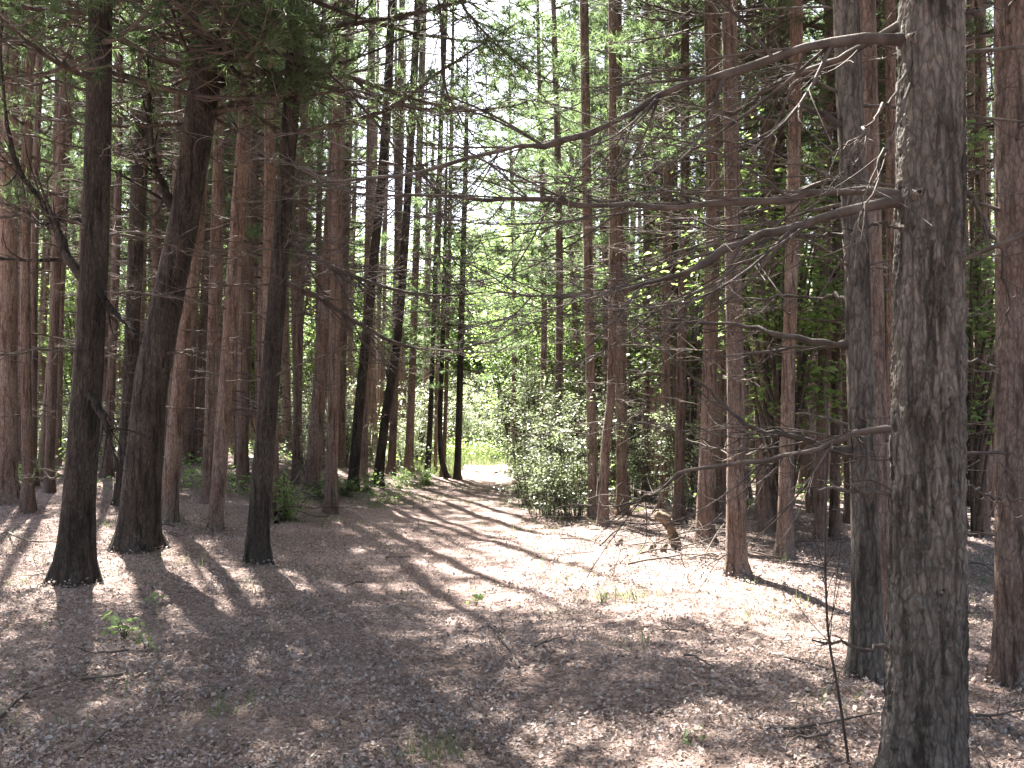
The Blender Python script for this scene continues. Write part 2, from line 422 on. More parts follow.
# ------------------------------------------------------------------ trunks
def make_trunk(pts, rad, sides=14, mat=BARK, rough=.03, flare=True, ring=60, extra=None, plates=False):
    pts = curve(pts, ring); n = len(pts)
    rad = np.interp(np.linspace(0, 1, n), np.linspace(0, 1, len(rad)), rad)
    if flare:
        h = pts[:, 2] - pts[0, 2]
        rad = rad * (1 + .38 * np.exp(-np.clip(h, 0, None) / .16))
    mb = MB(); mb.tube(pts, rad, sides, 0)
    v = mb.v[0]; ax = np.repeat(pts, sides, 0); off = v - ax
    seed = rng.uniform(0, 50, 3)
    if plates:
        s = []
        for p in v:
            q = Vector((p[0] * 19 + seed[0], p[1] * 19, p[2] * 7.5))
            q += Vector(mnoise.noise_vector(q * .8)) * .35
            dd, _ = mnoise.voronoi(q)
            s.append(min(dd[1] - dd[0], .35) * 2.2 - .3 + .35 * mnoise.noise(Vector(p) * 60) + .5 * mnoise.noise(Vector(p) * 9 + Vector(seed)))
        s = np.array(s) * .05
    else:
        s = np.array([mnoise.noise(Vector((p[0] * 7 + seed[0], p[1] * 7 + seed[1], p[2] * 2.2))) + .6 * mnoise.noise(Vector((p[0] * 22, p[1] * 22 + seed[2], p[2] * 9))) for p in v]) * rough
    mb.v[0] = (v + off * s[:, None] / (np.linalg.norm(off, axis=1)[:, None] + 1e-6) * np.linalg.norm(off, axis=1)[:, None] * 1.6).astype(np.float32)
    if flare:
        th = np.arctan2(off[:, 1], off[:, 0]); hh = np.clip(v[:, 2] - pts[0, 2] - .1, 0, None)
        lob = .32 * np.exp(-hh / .13) * (np.cos(4 * th + seed[0]) + .7 * np.cos(3 * th + seed[1]) + .2)
        mb.v[0] = (mb.v[0] + off * np.clip(lob, -.25, 1)[:, None]).astype(np.float32)
    if extra:
        for ep, er in extra: mb.tube(curve(ep, 24), np.interp(np.linspace(0, 1, 24), np.linspace(0, 1, len(er)), er), 10, 0)
    return mb.mesh('trunk', [mat]), pts

def axis_at(pts, h):
    z = pts[:, 2]; i = int(np.clip(np.searchsorted(z, h), 1, len(z) - 1)); t = (h - z[i - 1]) / (z[i] - z[i - 1] + 1e-6)
    return pts[i - 1] + (pts[i] - pts[i - 1]) * t, unit(pts[i] - pts[i - 1])

def frame(p, az, tilt=0.0, scale=1.0, roll=0.0):
    return Matrix.Translation(Vector(p)) @ Matrix.Rotation(az, 4, 'Z') @ Matrix.Rotation(-tilt, 4, 'Y') @ Matrix.Rotation(roll, 4, 'X') @ Matrix.Scale(scale, 4)

def align(p, d, az, sc):
    qn = Vector((0, 0, 1)).rotation_difference(Vector(d))
    return Matrix.Translation(Vector(p)) @ qn.to_matrix().to_4x4() @ Matrix.Rotation(az, 4, 'Z') @ Matrix.Diagonal((sc[0], sc[0], sc[1], 1))

def whorls(root, pts, h0, h1, step, per, long=1.0):
    h = h0
    while h < h1:
        p, d = axis_at(pts, h); a0 = rng.uniform(0, 6.28)
        k = per if isinstance(per, int) else int(rng.integers(per[0], per[1] + 1))
        for j in range(k):
            t = (h - .5) / 5 + rng.uniform(-.3, .3)
            pool = BR_S if t < .25 else (BR_M if t < .75 else BR_M + BR_L)
            me = pool[int(rng.integers(len(pool)))]
            link('branch', me, root, frame(p + d * rng.uniform(-.05, .05), a0 + j * 6.28 / k + rng.uniform(-.5, .5), rng.uniform(-.15, .3), rng.uniform(.75, 1.15) * long, rng.uniform(-.3, .3)))
        h += step * rng.uniform(.75, 1.3)

def crown_on(root, pts, pool, base, top, wide=1.0):
    w0 = np.array(root.location)
    if pool is not CROWN_LOW and pool is not CROWN_W and shades_gap(w0 + axis_at(pts, base)[0], w0 + axis_at(pts, top - 1)[0], .7):
        pool = CROWN_T; base = max(base, top - 5.5)
    me = pool[int(rng.integers(len(pool)))]
    p, d = axis_at(pts, base); e, _ = axis_at(pts, top - .3)
    hh = max(v.co.z for v in me.vertices) if 'h' not in me else me['h']
    me['h'] = hh
    return link('crown', me, root, align(p, unit(e - p), rng.uniform(0, 6.28), (wide, (top - base) / hh)))

def zone(x0, x1, y0, y1, k):
    return [ground_hit(x0 + (x1 - x0) * i / k, y0 + (y1 - y0) * j / 2)[:2] for i in range(k + 1) for j in range(3)]
GAPS = np.array(zone(510, 765, 555, 612, 5) + zone(455, 510, 490, 505, 1) + zone(530, 580, 497, 510, 1) + zone(20, 45, 515, 535, 1) + zone(466, 506, 473, 480, 2) + [(x, y) for x in (-3.5, -1.2, 1) for y in (27, 31, 35, 39, 43)])
FLECK = np.array([ground_hit(*p)[:2] for p in ((250, 590), (330, 640), (150, 600), (50, 640))])
def shades_gap(p, q, r):
    best = 1e9
    for t in np.linspace(0, 1, 9):
        m = p + (q - p) * t; f = shade_foot(m[0], m[1], m[2] - .3)
        best = min(best, np.min(np.hypot(GAPS[:, 0] - f[0], GAPS[:, 1] - f[1])), np.min(np.hypot(FLECK[:, 0] - f[0], FLECK[:, 1] - f[1])) + .25)
    return best < r
FEET = []
TREES = []   # (x, y) of everything standing, for spacing
def shade_foot(x, y, z):
    """where the point's shadow falls on the ground"""
    k = z / math.tan(SUN_EL)
    return x - math.sin(SUN_AZ) * k, y - math.cos(SUN_AZ) * k

def pine(spec, label, mat=BARK, H=15.5, crown=6.5, name='red_pine', cpool=None, wide=1.0, wh=(1.2, 6.5, .5, (2, 3)), sides=14, group='pines lining the trail', ring=60, plates=False, long=1.0, base=None):
    """spec: [(px, py, width px), ...] from the foot upwards"""
    b = ground_hit(spec[0][0], spec[0][1]) if base is None else np.array(base, float)
    dep = b[1]
    P = [b] + [pix(px, py, dep) for px, py, w in spec[1:]]
    rad = [w * dep / F * .5 for _, _, w in spec]
    P = [p - b for p in P]
    zt = P[-1][2]
    if zt < H:
        d = unit(P[-1] - P[-2]) * [.6, .6, 1]; d = d / d[2]
        k = max(2, int((H - zt) / 2.5))
        for j in range(1, k + 1):
            P.append(P[len(spec) - 1] + d * (H - zt) * j / k); rad.append(rad[len(spec) - 1] * (1 - .85 * j / k))
    zz = np.array([p[2] for p in P])
    P[0] = P[0] - np.array([0, 0, .12])
    rt = []
    # resample evenly by height so that the radius follows
    zs = np.linspace(0, zz[-1], ring // 3 + 2)
    Pa = np.array(P); zi = zz.copy()
    cv = curve(Pa, 120); cvz = cv[:, 2]
    zl = np.linspace(cvz[0], cvz[-1], ring) if ring < 400 else np.concatenate([np.linspace(cvz[0], 4.2, ring - 60), np.linspace(4.3, cvz[-1], 60)])
    ev = np.stack([np.interp(zl, cvz, cv[:, i]) for i in range(3)], 1)
    er = np.interp(ev[:, 2], zi, rad)
    root = thing(name, b, label, 'tree', group)
    me, pts = make_trunk(ev, er, sides, mat, ring=ring, plates=plates)
    link('trunk', me, root)
    if cpool is not False: crown_on(root, pts, cpool or CROWN_N, crown, H, wide)
    if wh: whorls(root, pts, *wh, long=long)
    TREES.append((b[0], b[1]))
    if b[1] < 17: FEET.append((b, rad[0] * 1.25))
    return root, pts, b

def hero_branch(root, b, pts, r0, mat=DEAD, dens=1.0, twigs=False, tuft=False):
    """pts: [(px, py, depth m), ...]"""
    w = curve([pix(*p) - b for p in pts], 26)
    L = float(np.linalg.norm(np.diff(w, axis=0), axis=1).sum())
    w[2:] += rng.normal(size=(24, 3)) * .006; w[2:] += np.repeat(rng.normal(size=(8, 3)), 3, 0) * .009
    mb = MB(); T = []; tws = []
    n = len(w); rr = np.linspace(r0, .004, n) * (1 + .16 * rng.normal(size=n) * (np.arange(n) > 0)) * (1 + (.8 if r0 < .03 else .15) * np.exp(-np.arange(n) / 1.2))
    mb.tube(w, np.clip(rr, .003, 1), 8)
    side = 1
    for t in np.sort(rng.uniform(.12, .98, int(7 * dens * (L + .6)))):
        i = min(int(t * (n - 1)), n - 2); p = w[i]; d = unit(w[i + 1] - w[i]); side = -side
        lat = unit(np.cross(d, [0, 0, 1])) * side
        l = rng.uniform(.2, .6) * min(L, 2.2) * (1.1 - .6 * t)
        vz = rng.uniform(-1.1, .6)
        dd = unit(d * rng.uniform(.5, 1.1) + lat * rng.uniform(.1, .7) + np.array([0, 0, vz]))
        bend = np.array([0, 0, -vz * rng.uniform(.4, 1.3)]) + d * .4 + rng.normal(size=3) * .15
        sp = curve([p, p + dd * l * .35, p + dd * l * .7 + bend * l * .12, p + dd * l + bend * l * .5], 10)
        r = max(.0035, rr[i] * .42)
        mb2 = MB() if twigs else mb
        twig_tree(mb2, sp, r, .0016, 1, l * 1.6, 5, tufts=T, dens=dens)
        if twigs:
            tws.append(mb2.mesh('twig', [mat]))
    mats = [mat]
    if tuft and T:
        P = np.array([a for a, _ in T]); D = np.array([c for _, c in T])
        needles(mb, P, D, 14, .12, .006, .8, 1); mats.append(NEEDLE)
    o = link('branch', mb.mesh('branch', mats), root)
    for t in tws: link('twig', t, o)
    return o

# ------------------------------------------------------------------ the near pine with the long bare branches
FGD = 4.4
root, pts, b = pine([(924, 797, 84), (925, 768, 76), (927, 560, 72), (929, 300, 67), (931, 0, 62)],
    'thick grey-barked pine standing nearest, long bare branches reaching across the trail', BARKG, H=17, crown=7.5,
    wh=(1.5, 5.2, .8, 1), sides=180, ring=860, plates=True)
d = FGD
for kx, ky, kr in ((908, 199, .024), (940, 441, .02), (926, 586, .02), (905, 44, .024)):
    p = pix(kx, ky, b[1]) - b; q = pix(kx, ky, b[1] - .2) - b; ax_, _ = axis_at(pts, p[2]); rr_ = .148
    e = p - ax_; e[1] = -math.sqrt(max(rr_ ** 2 - e[0] ** 2, .001)); n_ = unit(e * [1, 1, 0])
    mb = MB(); mb.tube([ax_ + n_ * (rr_ - .05), ax_ + n_ * (rr_ - .002), ax_ + n_ * (rr_ + .012), ax_ + n_ * (rr_ + .02)], [kr * 1.3, kr * 1.15, kr * .7, kr * .25], 10)
    mb.v[0] = mb.v[0] + np.array([mnoise.noise_vector(Vector(v_) * 30) for v_ in mb.v[0]]) * .022
    link('knot', mb.mesh('knot', [BARKG]), root)
for sp, r in (
    ([(905, 40, d), (860, 40, 4.35), (800, 48, 4.35), (740, 65, 4.4), (700, 85, 4.4), (650, 105, 4.5), (600, 128, 4.5), (555, 143, 4.6), (510, 150, 4.6), (450, 165, 4.7), (400, 172, 4.8), (350, 178, 4.9), (300, 186, 5.0)], .026),
    ([(905, 14, d), (850, 52, 4.5), (800, 72, 4.6), (740, 105, 4.7), (695, 128, 4.8), (650, 128, 4.9)], .018),
    ([(905, 198, d), (860, 195, 4.4), (800, 197, 4.5), (740, 202, 4.5), (680, 206, 4.5), (620, 207, 4.6), (560, 204, 4.6), (510, 201, 4.7), (460, 197, 4.8), (400, 195, 4.9), (340, 190, 5.0), (290, 176, 5.1)], .021),
    ([(893, 200, d), (850, 207, 4.3), (800, 225, 4.3), (760, 240, 4.3), (710, 260, 4.3), (660, 280, 4.3), (620, 292, 4.35), (570, 296, 4.4), (530, 294, 4.5), (490, 290, 4.5)], .023),
    ([(900, 428, d), (860, 433, 4.5), (820, 447, 4.6), (770, 458, 4.8), (700, 468, 5.0), (660, 485, 5.1), (640, 500, 5.2), (612, 506, 5.3)], .015),
    ([(900, 493, d), (850, 490, 4.4), (800, 489, 4.4)], .014),
    ([(890, 651, d), (850, 645, 4.4), (816, 642, 4.4)], .012),
    ([(905, 50, d), (890, 100, 4.2), (866, 130, 4.1), (838, 152, 4.1)], .009),
    ([(905, 60, d), (895, 130, 4.2), (866, 200, 4.1), (828, 285, 4.1)], .008),
    ([(900, 236, d), (870, 222, 4.3), (848, 240, 4.2)], .008),
    ([(958, 24, d), (975, 12, 4.4), (990, 6, 4.5)], .02),
    ([(958, 188, d), (980, 205, 4.4), (998, 255, 4.4), (1012, 330, 4.5)], .013),
    ([(955, 362, d), (972, 361, 4.5), (990, 364, 4.6)], .014),
    ([(955, 486, d), (990, 492, 4.6), (1020, 500, 4.7)], .008)):
    sp = [((x + 14 if x < 925 else x - 14) if k == 0 else x, y, z + b[1] - FGD) for k, (x, y, z) in enumerate(sp)]
    hero_branch(root, b, sp, r, dens=1.15 if len(sp) > 5 else .6, twigs=True)

# ------------------------------------------------------------------ the dark trees on the left
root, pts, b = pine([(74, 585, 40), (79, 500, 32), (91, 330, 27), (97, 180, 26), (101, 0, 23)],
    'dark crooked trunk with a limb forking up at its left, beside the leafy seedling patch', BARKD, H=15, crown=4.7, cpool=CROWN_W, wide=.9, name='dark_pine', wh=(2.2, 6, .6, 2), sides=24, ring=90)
dA = b[1]
for sp, r in (([(94, 296, dA), (82, 278, dA), (68, 255, dA), (55, 232, dA), (40, 200, dA), (16, 160, dA), (6, 110, dA), (2, 40, dA), (8, -30, dA)], .062),
              ([(92, 282, dA), (112, 308, dA - .1), (128, 330, dA - .2), (142, 345, dA - .3)], .04),
              ([(86, 385, dA), (100, 410, dA - .2), (110, 440, dA - .3), (121, 488, dA - .4)], .05),
              ([(85, 478, dA), (50, 478, dA + .2), (22, 478, dA + .3)], .018),
              ([(88, 225, dA), (50, 215, dA), (20, 212, dA)], .03)):
    hero_branch(root, b, sp, r, BARKD if r > .025 else DEADD, .8)

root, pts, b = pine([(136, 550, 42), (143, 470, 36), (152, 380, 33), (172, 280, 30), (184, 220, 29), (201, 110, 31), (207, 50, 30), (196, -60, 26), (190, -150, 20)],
    'stout leaning dark trunk that forks high up, near-black bark', BARKD, H=14, crown=4.9, name='forked_tree', cpool=CROWN_W, wide=.9, wh=(3.5, 6.5, .6, 2), sides=28, ring=90)
dB = b[1]
for sp, r in (([(206, 85, dB), (225, 62, dB), (245, 42, dB), (262, 15, dB), (280, -40, dB), (300, -110, dB)], .14),
              ([(187, 226, dB), (172, 204, dB), (160, 180, dB), (153, 160, dB), (147, 100, dB), (146, 0, dB)], .075),
              ([(205, 118, dB), (232, 105, dB - .1), (280, 88, dB - .2), (307, 76, dB - .3), (341, 63, dB - .4), (411, 36, dB - .5), (440, 20, dB - .6)], .05),
              ([(155, 355, dB), (190, 352, dB - .2), (225, 345, dB - .4)], .02)):
    hero_branch(root, b, sp, r, BARKD if r > .03 else DEADD, .9, tuft=r == .05)

root, pts, b = pine([(256, 563, 24), (262, 480, 21), (275, 320, 18), (287, 160, 17), (298, 0, 17)],
    'straight dark backlit pine at the trail edge, first one right of the forked trunk', BARKD, H=15.5, crown=5.2, cpool=CROWN_W, wide=1.1, wh=(1.6, 6.5, .5, 2), sides=22, ring=90)  # reddish pine seen against the light, its shade put into the bark colour
dH = b[1]
for sp, r in (([(280, 238, dH), (300, 250, dH), (335, 268, dH - .2), (372, 282, dH - .4), (420, 294, dH - .5), (455, 296, dH - .6), (510, 288, dH - .7)], .04),
              ([(277, 280, dH), (298, 290, dH), (320, 300, dH + .2), (360, 325, dH + .3), (400, 345, dH + .4), (450, 350, dH + .5), (490, 340, dH + .6), (506, 318, dH + .6)], .034),
              ([(295, 132, dH), (340, 124, dH - .3), (385, 109, dH - .5), (417, 91, dH - .7), (445, 69, dH - .9), (484, 44, dH - 1.1), (512, 26, dH - 1.2)], .035),
              ([(300, -30, dH), (380, -40, dH - .6), (440, -20, dH - 1), (475, 20, dH - 1.2), (512, 58, dH - 1.4), (560, 85, dH - 1.6)], .03),
              ([(290, 170, dH), (330, 172, dH), (370, 160, dH - .3), (420, 165, dH - .6), (470, 150, dH - .8)], .022)):
    hero_branch(root, b, sp, r, DEADD, 1.1, tuft=r in (.035, .03))
for sp, r in (([(298, -60, dH), (400, -60, dH - .8), (436, -10, dH - 1.2), (443, 75, dH - 1.3), (455, 110, dH - 1.3), (480, 145, dH - 1.3), (507, 178, dH - 1.3)], .02),
              ([(293, 100, dH), (350, 90, dH - .5), (400, 115, dH - .8), (412, 150, dH - .9), (430, 175, dH - .9), (452, 200, dH - .9)], .018),
              ([(291, 60, dH), (330, 75, dH - .3), (400, 150, dH - .6), (437, 195, dH - .7), (438, 245, dH - .7), (447, 275, dH - .7), (468, 292, dH - .7)], .018)):
    hero_branch(root, b, sp, r, DEADD, .9)

# ------------------------------------------------------------------ the other pines one can tell apart
HERO = [
 # foot and points upwards (px, py, width), label
 ([(6, 503, 24), (8, 250, 22), (12, 0, 20)], 'reddish pine trunk cut by the edge at far left, sunny litter at its foot'),
 ([(24, 470, 22), (28, 250, 22), (34, 0, 20)], 'broad reddish pine behind the trunk at the left edge'),
 ([(122, 505, 17), (130, 380, 17), (138, 200, 19), (149, 0, 20)], 'dark pine mostly hidden between the crooked trunk and the forked trunk'),
 ([(167, 520, 19), (180, 380, 18), (195, 250, 18), (212, 0, 17)], 'reddish pine close behind the stout forked trunk'),
 ([(184, 464, 13), (192, 300, 13), (203, 0, 12)], 'slim pine behind the forked trunk, farther of its twin'),
 ([(197, 462, 11), (205, 300, 11), (220, 0, 10)], 'slim pine paired with its twin behind the forked trunk, on the trail side'),
 ([(207, 503, 11), (211, 350, 10), (222, 0, 9)], 'thin pole-like pine touching the leaning reddish pine'),
 ([(214, 530, 15), (225, 400, 18), (238, 220, 18), (253, 0, 18)], 'leaning reddish pine midway between forked trunk and trail-edge pine'),
 ([(295, 486, 9), (299, 350, 9), (306, 0, 8)], 'thin reddish pine between the trail-edge pine and a thicker reddish one'),
 ([(311, 494, 17), (320, 380, 16), (332, 200, 16), (346, 0, 14)], 'sturdy reddish pine at the trail bend with brushwood at its foot'),
 ([(334, 478, 6), (338, 350, 6), (345, 0, 6)], 'very thin pine beyond the brushwood at the left trail edge'),
 ([(340, 466, 10), (344, 300, 9), (352, 0, 9)], 'slim pine far behind the sturdy reddish one'),
 ([(352, 491, 12), (360, 400, 12), (371, 290, 11), (384, 150, 11), (392, 0, 10)], 'dark leaning pine on the trail bank, second past the brushwood'),
 ([(364, 481, 8), (366, 350, 8), (372, 0, 8)], 'short-looking slim pine between two dark leaning pines'),
 ([(377, 485, 11), (385, 420, 11), (401, 300, 10), (418, 0, 9)], 'dark leaning pine on the trail bank, nearest the bend'),
 ([(391, 474, 9), (396, 350, 8), (402, 0, 8)], 'pine just beyond the two dark leaning pines'),
 ([(408, 474, 10), (412, 380, 9), (424, 0, 8)], 'grey-brown pine standing straight past the leaning pair'),
 ([(427, 477, 7), (431, 400, 6), (438, 200, 6), (446, 0, 6)], 'dark thin pine at the far end of the left row'),
 ([(435, 474, 4), (437, 380, 4), (442, 100, 4)], 'thinnest pine near the far end of the left row'),
 ([(442, 477, 5), (446, 400, 5), (452, 100, 5)], 'thin bare pine third from the end of the left row'),
 ([(594, 519, 12), (591, 400, 12), (587, 200, 12), (584, 0, 11)], 'slim reddish pine rising from the pale shrubs at the right trail edge'),
 ([(602, 526, 11), (606, 440, 11), (611, 390, 10), (613, 250, 10), (612, 0, 9)], 'slightly bent pine just in front of the slim one in the shrubs'),
 ([(623, 514, 13), (621, 420, 13), (618, 250, 13), (617, 0, 12)], 'reddish pine side by side with the bent pine'),
 ([(646, 500, 9), (646, 350, 9), (648, 0, 9)], 'thin straight pine behind the broken crooked stump, farther one'),
 ([(665, 508, 11), (666, 350, 11), (669, 0, 10)], 'straight reddish pine directly behind the broken crooked stump'),
 ([(704, 545, 20), (709, 400, 18), (713, 200, 18), (711, 0, 17)], 'sturdy reddish pine between the crooked stump and the sunlit clearing pine'),
 ([(736, 574, 23), (736, 430, 21), (733, 250, 20), (729, 0, 18)], 'reddish pine standing at the edge of the sunlit patch'),
 ([(764, 534, 14), (766, 380, 14), (769, 200, 14), (771, 0, 13)], 'slim pine behind the sunlit-patch pine'),
 ([(775, 530, 10), (777, 350, 10), (781, 0, 10)], 'narrow pine squeezed between two slim reddish pines'),
 ([(784, 558, 17), (788, 400, 16), (792, 250, 16), (797, 0, 15)], 'second reddish pine back from the sunlit patch, leaning slightly outward'),
 ([(820, 541, 13), (823, 380, 13), (826, 200, 13), (830, 0, 12)], 'pale reddish pine in the stand behind the thin dead stem'),
 ([(834, 541, 11), (836, 350, 11), (838, 0, 10)], 'darker pine touching the pale reddish one'),
 ([(868, 679, 34), (864, 500, 32), (856, 250, 32), (846, 0, 32)], 'dark pine close behind the nearest pine, with a broken lower branch'),
 ([(880, 640, 25), (877, 450, 25), (872, 250, 24), (866, 0, 23)], 'pine half hidden in the gap beside the nearest pine'),
 ([(893, 560, 13), (892, 300, 13), (890, 0, 12)], 'reddish pine peeking out along the edge of the nearest pine'),
 ([(1014, 686, 37), (1013, 450, 34), (1012, 200, 32), (1010, 0, 31)], 'pine with a bright sunlit edge at the right side of the view'),
 ([(982, 537, 15), (981, 350, 15), (980, 0, 14)], 'reddish pine seen between the nearest pine and the sunlit-edged pine'),
 ([(965, 505, 10), (966, 300, 9), (968, 0, 9)], 'thin pine right beside the edge of the nearest trunk, farther back'),
]
for i, (sp, lab) in enumerate(HERO):
    if 'sunlit edge' not in lab: sp = [(a, c, e * (.95 if k == 0 else .82)) for k, (a, c, e) in enumerate(sp)]
    bh = ground_hit(sp[0][0], sp[0][1]); dep = bh[1]
    near = dep < 16
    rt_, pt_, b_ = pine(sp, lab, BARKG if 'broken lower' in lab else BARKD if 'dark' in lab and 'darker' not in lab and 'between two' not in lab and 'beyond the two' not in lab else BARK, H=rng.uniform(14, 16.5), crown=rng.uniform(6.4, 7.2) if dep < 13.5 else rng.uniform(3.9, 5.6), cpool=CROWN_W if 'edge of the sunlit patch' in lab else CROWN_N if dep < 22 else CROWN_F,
         wide=rng.uniform(.85, 1.1), wh=(rng.uniform(.9, 1.6), 6.6, .6 if near else .65, (1, 3)), sides=14 if near else 10, ring=60 if near else 40)

    if 'broken lower branch' in lab:
        for q, r in (([(850, 345, dep), (800, 338, dep), (748, 325, dep + .2), (700, 323, dep + .3), (665, 318, dep + .4), (623, 298, dep + .5)], .02),
                     ([(850, 452, dep), (800, 440, dep - .1), (748, 424, dep - .1), (720, 402, dep), (696, 377, dep), (644, 330, dep + .2)], .02),
                     ([(845, 128, dep), (815, 110, dep - .1), (780, 100, dep - .2), (765, 108, dep - .2)], .024),
                     ([(850, 235, dep), (800, 236, dep), (740, 232, dep + .1), (660, 215, dep + .3)], .016),
                     ([(850, 300, dep), (800, 296, dep + .3), (720, 300, dep + .5)], .014)):
            hero_branch(rt_, b_, q, r, DEADD, .9)

# low-branched pine at the end of the left row: green down to head height
pine([(457, 479, 7), (459, 420, 7), (462, 300, 6), (466, 150, 5)], 'pine with green boughs down low at the trail bend', BARKD, H=11, crown=2.2, cpool=CROWN_LOW, wide=1.0, wh=None, sides=10, ring=40)
pine([(449, 478, 6), (440, 440, 5), (444, 300, 5)], 'bent thin pine with low green boughs beside the trail bend', BARKD, H=9.5, crown=2.6, cpool=CROWN_LOW, wide=.85, wh=None, sides=8, ring=40)

# ------------------------------------------------------------------ the stand behind: pines too many to tell apart
far_trunks = []
for k in range(4):
    z = np.linspace(0, 16, 30)
    p = np.stack([.12 * np.sin(z * .35 + k), .1 * np.sin(z * .28 + 2 * k), z], 1); p -= p[0]
    p[0, 2] = -.15
    far_trunks.append(make_trunk(p, np.interp(z, [0, 8, 16], [.125, .1, .02]), 8, BARK, ring=34))
n_bg = 0; tries = 0
while n_bg < 195 and tries < 12000:
    tries += 1
    y = math.sqrt(rng.uniform(15 ** 2, 45 ** 2)); x = rng.uniform(-.62, .62) * y
    px, _ = to_px((x, y, 1.5))
    clear = 1.9 + .05 * y if y < 26 else 2.2
    if abs(x - path_center(y)) < clear: continue
    if y < 18 and not (px < 330 or px > 640): continue
    if 470 < px < 536 and y < 40 or 440 < px < 530 and y > 24: continue
    if 500 < px < 600 and y < 22: continue
    if any((x - a) ** 2 + (y - c) ** 2 < 1.25 ** 2 for a, c in TREES): continue
    TREES.append((x, y)); n_bg += 1
    z = float(height(x, y))
    if px < 330: lab, g = 'slender pine trunk deep in the shady stand beyond the dark crooked and forked trunks', 'pines deep in the stand beyond the forked trunk'
    elif px < 512: lab, g = 'slender pine trunk far down the trail beyond the row of leaning pines', 'pines far down the trail beyond the leaning row'
    elif px < 760: lab, g = 'slender pine trunk far back among bright leaves beyond the crooked stump', 'pines far back beyond the crooked stump'
    else: lab, g = 'slender pine trunk deep in the stand beyond the nearest grey pine', 'pines deep in the stand beyond the nearest pine'
    root = thing('red_pine', (x, y, z), lab, 'tree', g)
    root.rotation_euler = (rng.normal() * .018, rng.normal() * .022, rng.uniform(0, 6.28))
    me, p = far_trunks[n_bg % 4]; s = rng.uniform(.6, 1.1)
    link('trunk', me, root, Matrix.Diagonal((s, s, 1, 1)))
    base = rng.uniform(4.4, 7.0) if px > 512 else rng.uniform(3.4, 5.6)
    if rng.uniform() < (.85 if px > 600 else .1): crown_on(root, p, CROWN_T, 10, 16, 1.2)
    else: crown_on(root, p, CROWN_F, base, 16, rng.uniform(.8, 1.1))
    if y < 24: whorls(root, p, 1.5, base + .5, 1.0, 2, long=1.1)

k = 0; tries = 0
while k < 64 and tries < 4000:
    tries += 1
    px = rng.uniform(600, 1010) if k % 3 else rng.uniform(-20, 340); y = rng.uniform(14.5, 27)
    x = pix(px, 420, y)[0]
    if abs(x - path_center(y)) < 2.2 or any((x - a) ** 2 + (y - c) ** 2 < .95 ** 2 for a, c in TREES): continue
    TREES.append((x, y)); k += 1
    root = thing('red_pine', (x, y, float(height(x, y))), 'slim straight pine in the close row beyond the sunlit-patch pine' if px > 500 else 'slim straight pine in the close rows between the crooked trunk and the trail-edge pine', 'tree', 'slim pines in close rows %s' % ('beyond the sunlit patch' if px > 500 else 'beyond the forked trunk'))
    root.rotation_euler = (rng.normal() * .014, rng.normal() * .016, rng.uniform(0, 6.28))
    me, p = far_trunks[k % 4]; q = rng.uniform(.55, .85); link('trunk', me, root, Matrix.Diagonal((q, q, 1, 1)))
    crown_on(root, p, CROWN_T, 9, 16, 1.1) if px > 500 else crown_on(root, p, CROWN_F, 4.2, 16, .8)
    whorls(root, p, 1.4, 5.5, 1.1, (1, 2))
for px, dep, lab in ((541, 26, 'green pine rising behind the thicket at the right of the bright trail end'), (556, 21.5, 'pine with low boughs just behind the tall pale-leaved shrub'), (512, 33, 'small pine against the bright sky gap above the trail')):
    p = pix(px, 420, dep); root = thing('red_pine', (p[0], p[1], float(height(p[0], p[1]))), lab, 'tree', 'pines lining the trail')
    me, q = far_trunks[0]; link('trunk', me, root, Matrix.Diagonal((.7, .7, 1, 1))); crown_on(root, q, CROWN_LOW, 4.2, 16, 1.15)

# the stand goes on beside and behind the viewpoint and shades the foreground
k = 0
while k < 48:
    x = rng.uniform(-17, 17); y = rng.uniform(-16, 13)
    if y > 0 and abs(x) < .56 * y + 2.2: continue
    if abs(x) < 2.2 or any((x - a) ** 2 + (y - c) ** 2 < 1.8 ** 2 for a, c in TREES): continue
    if shades_gap(np.array([x, y, 7.]), np.array([x, y, 15.]), 1.0): continue
    TREES.append((x, y)); k += 1
    root = thing('red_pine', (x, y, float(height(x, y))), 'pine of the same stand just outside the view, shading the near forest floor', 'tree', 'pines around the viewpoint')
    root.rotation_euler = (rng.normal() * .015, rng.normal() * .015, rng.uniform(0, 6.28))
    me, p = far_trunks[k % 4]; link('trunk', me, root, Matrix.Diagonal((1.1, 1.1, 1, 1)))
    crown_on(root, p, CROWN_F, 6.2, 16, 1.25)

